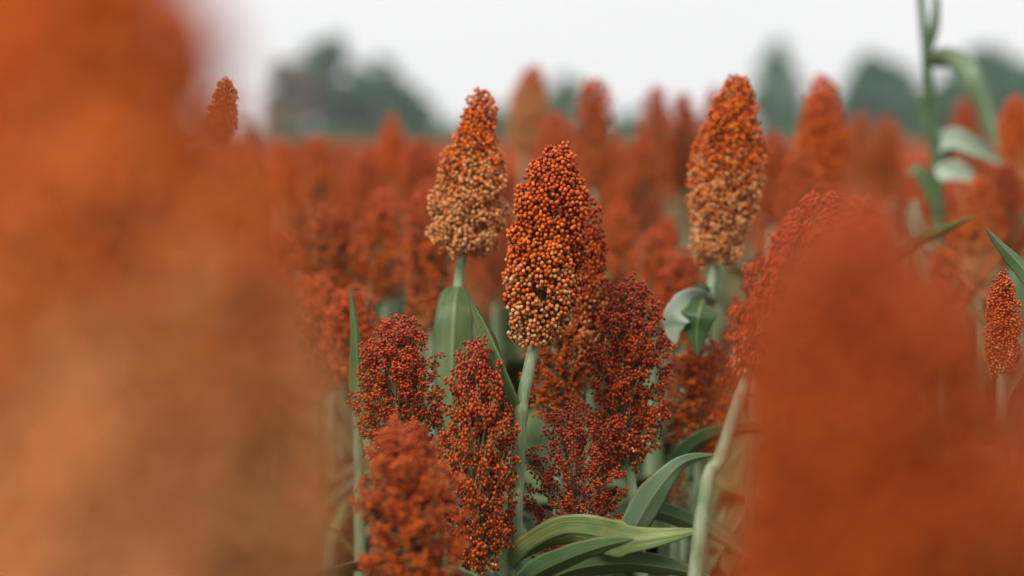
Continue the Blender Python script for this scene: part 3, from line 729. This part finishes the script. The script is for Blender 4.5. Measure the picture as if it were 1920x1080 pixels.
# -- the taller green plant standing over the field
def tall_plant():
    d = 3.6
    pts = [P(1722, -60, d), P(1737, 110, d), P(1752, 260, d), P(1758, 400, d), P(1752, 560, d)]
    low = pts[-1]; root = Vector((low.x - .02, low.y, 0))
    e = bpy.data.objects.new('tall_green_plant', None); COL.objects.link(e); e.location = root
    tag(e, 'tall headless green cane plant with drooping leaves rising above the sorghum', 'plant')
    cp = [root, Vector((low.x, low.y, low.z * .5))] + pts[::-1]
    path = catmull([np.array(q - root) for q in cp], 110)
    z = path[:, 2]; hs = [pts[1].z, pts[2].z, P(1757, 330, d).z, P(1757, 390, d).z]
    so = link('stalk', stalk_mesh(path, np.interp(z, [0, 1.4, 1.7], [.013, .0085, .006]), hs), e)
    so.data.materials[0] = plain('cane_green', (.03, .075, .02), (.07, .13, .045), 25, .5)
    px_leaf(e, [(1739, 122), (1775, 112), (1815, 140), (1850, 215), (1872, 290)], 52, [3.6, 3.55, 3.5, 3.5, 3.5], face=[.6, .4, .2, .2, .3], color=(.0, .35, 1.1), seed=20, fold=.3)
    px_leaf(e, [(1752, 280), (1785, 262), (1830, 278), (1885, 312)], 46, 3.6, face=[.6, .3, .2, .3], color=(0, .9, 1.3), seed=21, under=True)
    px_leaf(e, [(1757, 330), (1785, 320), (1808, 326), (1830, 345)], 44, 3.55, face=[.5, .1, 0, .3], color=(0, .95, 1.35), seed=22, under=True)
    px_leaf(e, [(1756, 392), (1745, 350), (1722, 318), (1700, 330)], 40, 3.6, face=.6, color=(.1, .1, .9), seed=23)
    px_leaf(e, [(1757, 345), (1775, 290), (1800, 270), (1830, 268)], 34, 3.7, face=.7, color=(0, 0, .7), seed=24)
    px_leaf(e, [(1752, 470), (1722, 440), (1712, 410), (1716, 372)], 44, 3.5, face=.3, color=(0, .5, 1.1), seed=25, under=True)
    px_leaf(e, [(1737, 112), (1752, 60), (1757, 10), (1752, -50)], 24, 3.6, face=.6, color=(0, .1, .9), seed=26)
    px_leaf(e, [(1752, 268), (1735, 215), (1727, 180), (1722, 205)], 26, 3.6, face=.4, color=(0, .2, .9), seed=27)
tall_plant()

# ------------------------------------------------------------------ trees beyond the field
def crown_mesh(seed, Rx, Rz, mat, conic=0.0, clumps=46, per=150, leaf=.20):
    r = np.random.default_rng(seed)
    cs = []
    while len(cs) < clumps:
        p = r.uniform(-1, 1, 3)
        if (p ** 2).sum() < 1 and (p ** 2).sum() > .12: cs.append(p)
    cs = np.array(cs); k = 1 - conic * (cs[:, 2] * .5 + .5)
    cs[:, :2] *= k[:, None]
    cs = cs * [Rx, Rx, Rz]; cr = r.uniform(.16, .34, clumps) * Rx
    d = nrm(r.normal(0, 1, (clumps, per, 3))) * (r.uniform(0, 1, (clumps, per, 1)) ** .45)
    C = (cs[:, None] + d * cr[:, None, None] * [1, 1, .75]).reshape(-1, 3); n = len(C)
    A = nrm(r.normal(0, 1, (n, 3))); B = nrm(np.cross(A, r.normal(0, 1, (n, 3))))
    s = leaf * r.uniform(.6, 1.3, n)[:, None]
    V = np.stack([C - A * s, C + B * s * .55, C + A * s, C - B * s * .55], 1)
    return mesh_from('crown', V.reshape(-1, 3), [np.arange(n * 4).reshape(-1, 4)], None, mat, False), cs

def tree(name, label, px, toppx, d, wpx, seed, mat, conic=0.0, bottom=.18, group=None, per=110):
    top = P(px, toppx, d).z; x, y = P(px, 255, d).x, P(px, 255, d).y
    R = wpx / FPX * d / 2; cz0 = top * bottom; Rz = (top - cz0) / 2
    e = bpy.data.objects.new(name, None); COL.objects.link(e); e.location = (x, y, 0)
    tag(e, label, 'tree', group)
    cm, cs = crown_mesh(seed, R * .92, Rz * .94, mat, conic, per=per, leaf=.06 * R + .14)
    c = link('crown', cm, e, (0, 0, cz0 + Rz))
    r = np.random.default_rng(seed + 1)
    Vs, Fs, o = [], [], 0
    th = top * .022 + .05
    for path, ra in [(catmull([(0, 0, -.1), (.05, 0, top * .35), (-.05, .1, top * .8)], 8), np.linspace(th, th * .25, 8))] + \
            [(catmull([(0, 0, cz0 + Rz * .2 + r.uniform(0, .5) * Rz), q * .5 + [0, 0, cz0 + Rz * .8], q + [0, 0, cz0 + Rz]], 6), np.linspace(th * .35, th * .08, 6)) for q in cs[::3]]:
        v, f = tube(path, ra, 6); Vs.append(v); Fs.append(f + o); o += len(v)
    link('trunk', mesh_from('trunk', np.vstack(Vs), [np.vstack(Fs)], mat=M_BARK), e)
    return e

G = 'trees along the far edge of the field'
tree('broadleaf_tree', 'tallest broad tree in the clump beyond the field, thin grey gaps in its crown', 628, 62, 130, 150, 101, M_TREE[0], .25, group=G)
tree('broadleaf_tree', 'brownish tree at the open end of the tall clump beyond the field', 548, 105, 125, 130, 102, M_TREE[2], .2, group=G)
tree('broadleaf_tree', 'mid-height green tree leaning on the tallest one of the clump', 715, 100, 135, 130, 103, M_TREE[1], .3, group=G)
tree('broadleaf_tree', 'low round green tree at the foot of the tall clump', 770, 165, 128, 130, 104, M_TREE[0], .2, bottom=.1, group=G)
tree('bush', 'low bright green bush behind the ragged buff head', 850, 232, 120, 110, 105, M_TREE[1], 0, bottom=.02, group=G)
tree('bush', 'low wide green bush behind the dull brown head', 930, 205, 150, 130, 106, M_TREE[1], .1, bottom=.02, group=G)
tree('broadleaf_tree', 'rounded green tree behind the dull brown sorghum head', 1062, 140, 140, 110, 107, M_TREE[1], .3, bottom=.08, group=G)
tree('bush', 'low far bush in the dip of the treeline', 1190, 215, 160, 150, 108, M_TREE[0], .1, bottom=.02, group=G)
tree('conifer_tree', 'narrow pointed pale green tree standing alone by the ragged orange head', 1462, 80, 170, 150, 109, M_TREE[1], .6, bottom=.06, group=G)
tree('conifer_tree', 'broad pointed dark green tree beside the tall cane plant', 1648, 95, 140, 200, 110, M_TREE[0], .55, bottom=.06, group=G)
tree('broadleaf_tree', 'wide flat-topped dark tree beyond the tall cane plant', 1860, 92, 140, 260, 111, M_TREE[0], .0, bottom=.06, group=G)
tree('bush', 'low green bush joining the two pointed trees', 1550, 190, 150, 170, 112, M_TREE[0], .1, bottom=.02, group=G)
tree('broadleaf_tree', 'dark tree half behind the tall cane plant', 1750, 155, 145, 190, 113, M_TREE[0], .2, bottom=.04, group=G)
tree('bush', 'low bush between the round tree and the pale pointed tree', 1310, 225, 155, 170, 114, M_TREE[1], .1, bottom=.02, group=G)

rb = np.random.default_rng(3)
for i, px in enumerate(range(470, 1960, 62)):
    tree('hedge_bush', 'low hedge bush in the unbroken row closing the far end of the field', px + rb.uniform(-12, 12), 243 + rb.uniform(-10, 8), 112 + rb.uniform(-5, 5), 96, 200 + i, M_TREE[i % 2], .1, .0, group='hedge bushes closing the field', per=30)

# ------------------------------------------------------------------ thin air between here and the trees
mh, t, out = new_mat('haze'); 
pv = t.nodes.new('ShaderNodeVolumePrincipled'); pv.inputs['Color'].default_value = (.90, .95, 1.0, 1); pv.inputs['Density'].default_value = .0007
t.links.new(pv.outputs[0], out.inputs['Volume'])
x0, x1, y0, y1, z0, z1 = -422, 422, -62, 642, -1, 14
hv = np.array([[x, y, z] for x in (x0, x1) for y in (y0, y1) for z in (z0, z1)], float)
hf = [[0, 1, 3, 2], [4, 6, 7, 5], [0, 4, 5, 1], [2, 3, 7, 6], [0, 2, 6, 4], [1, 5, 7, 3]]
hz = link('haze', mesh_from('haze', hv, [hf], mat=mh, smooth=False))
tag(hz, 'thin pale haze in the air over the field', 'haze', kind='stuff')
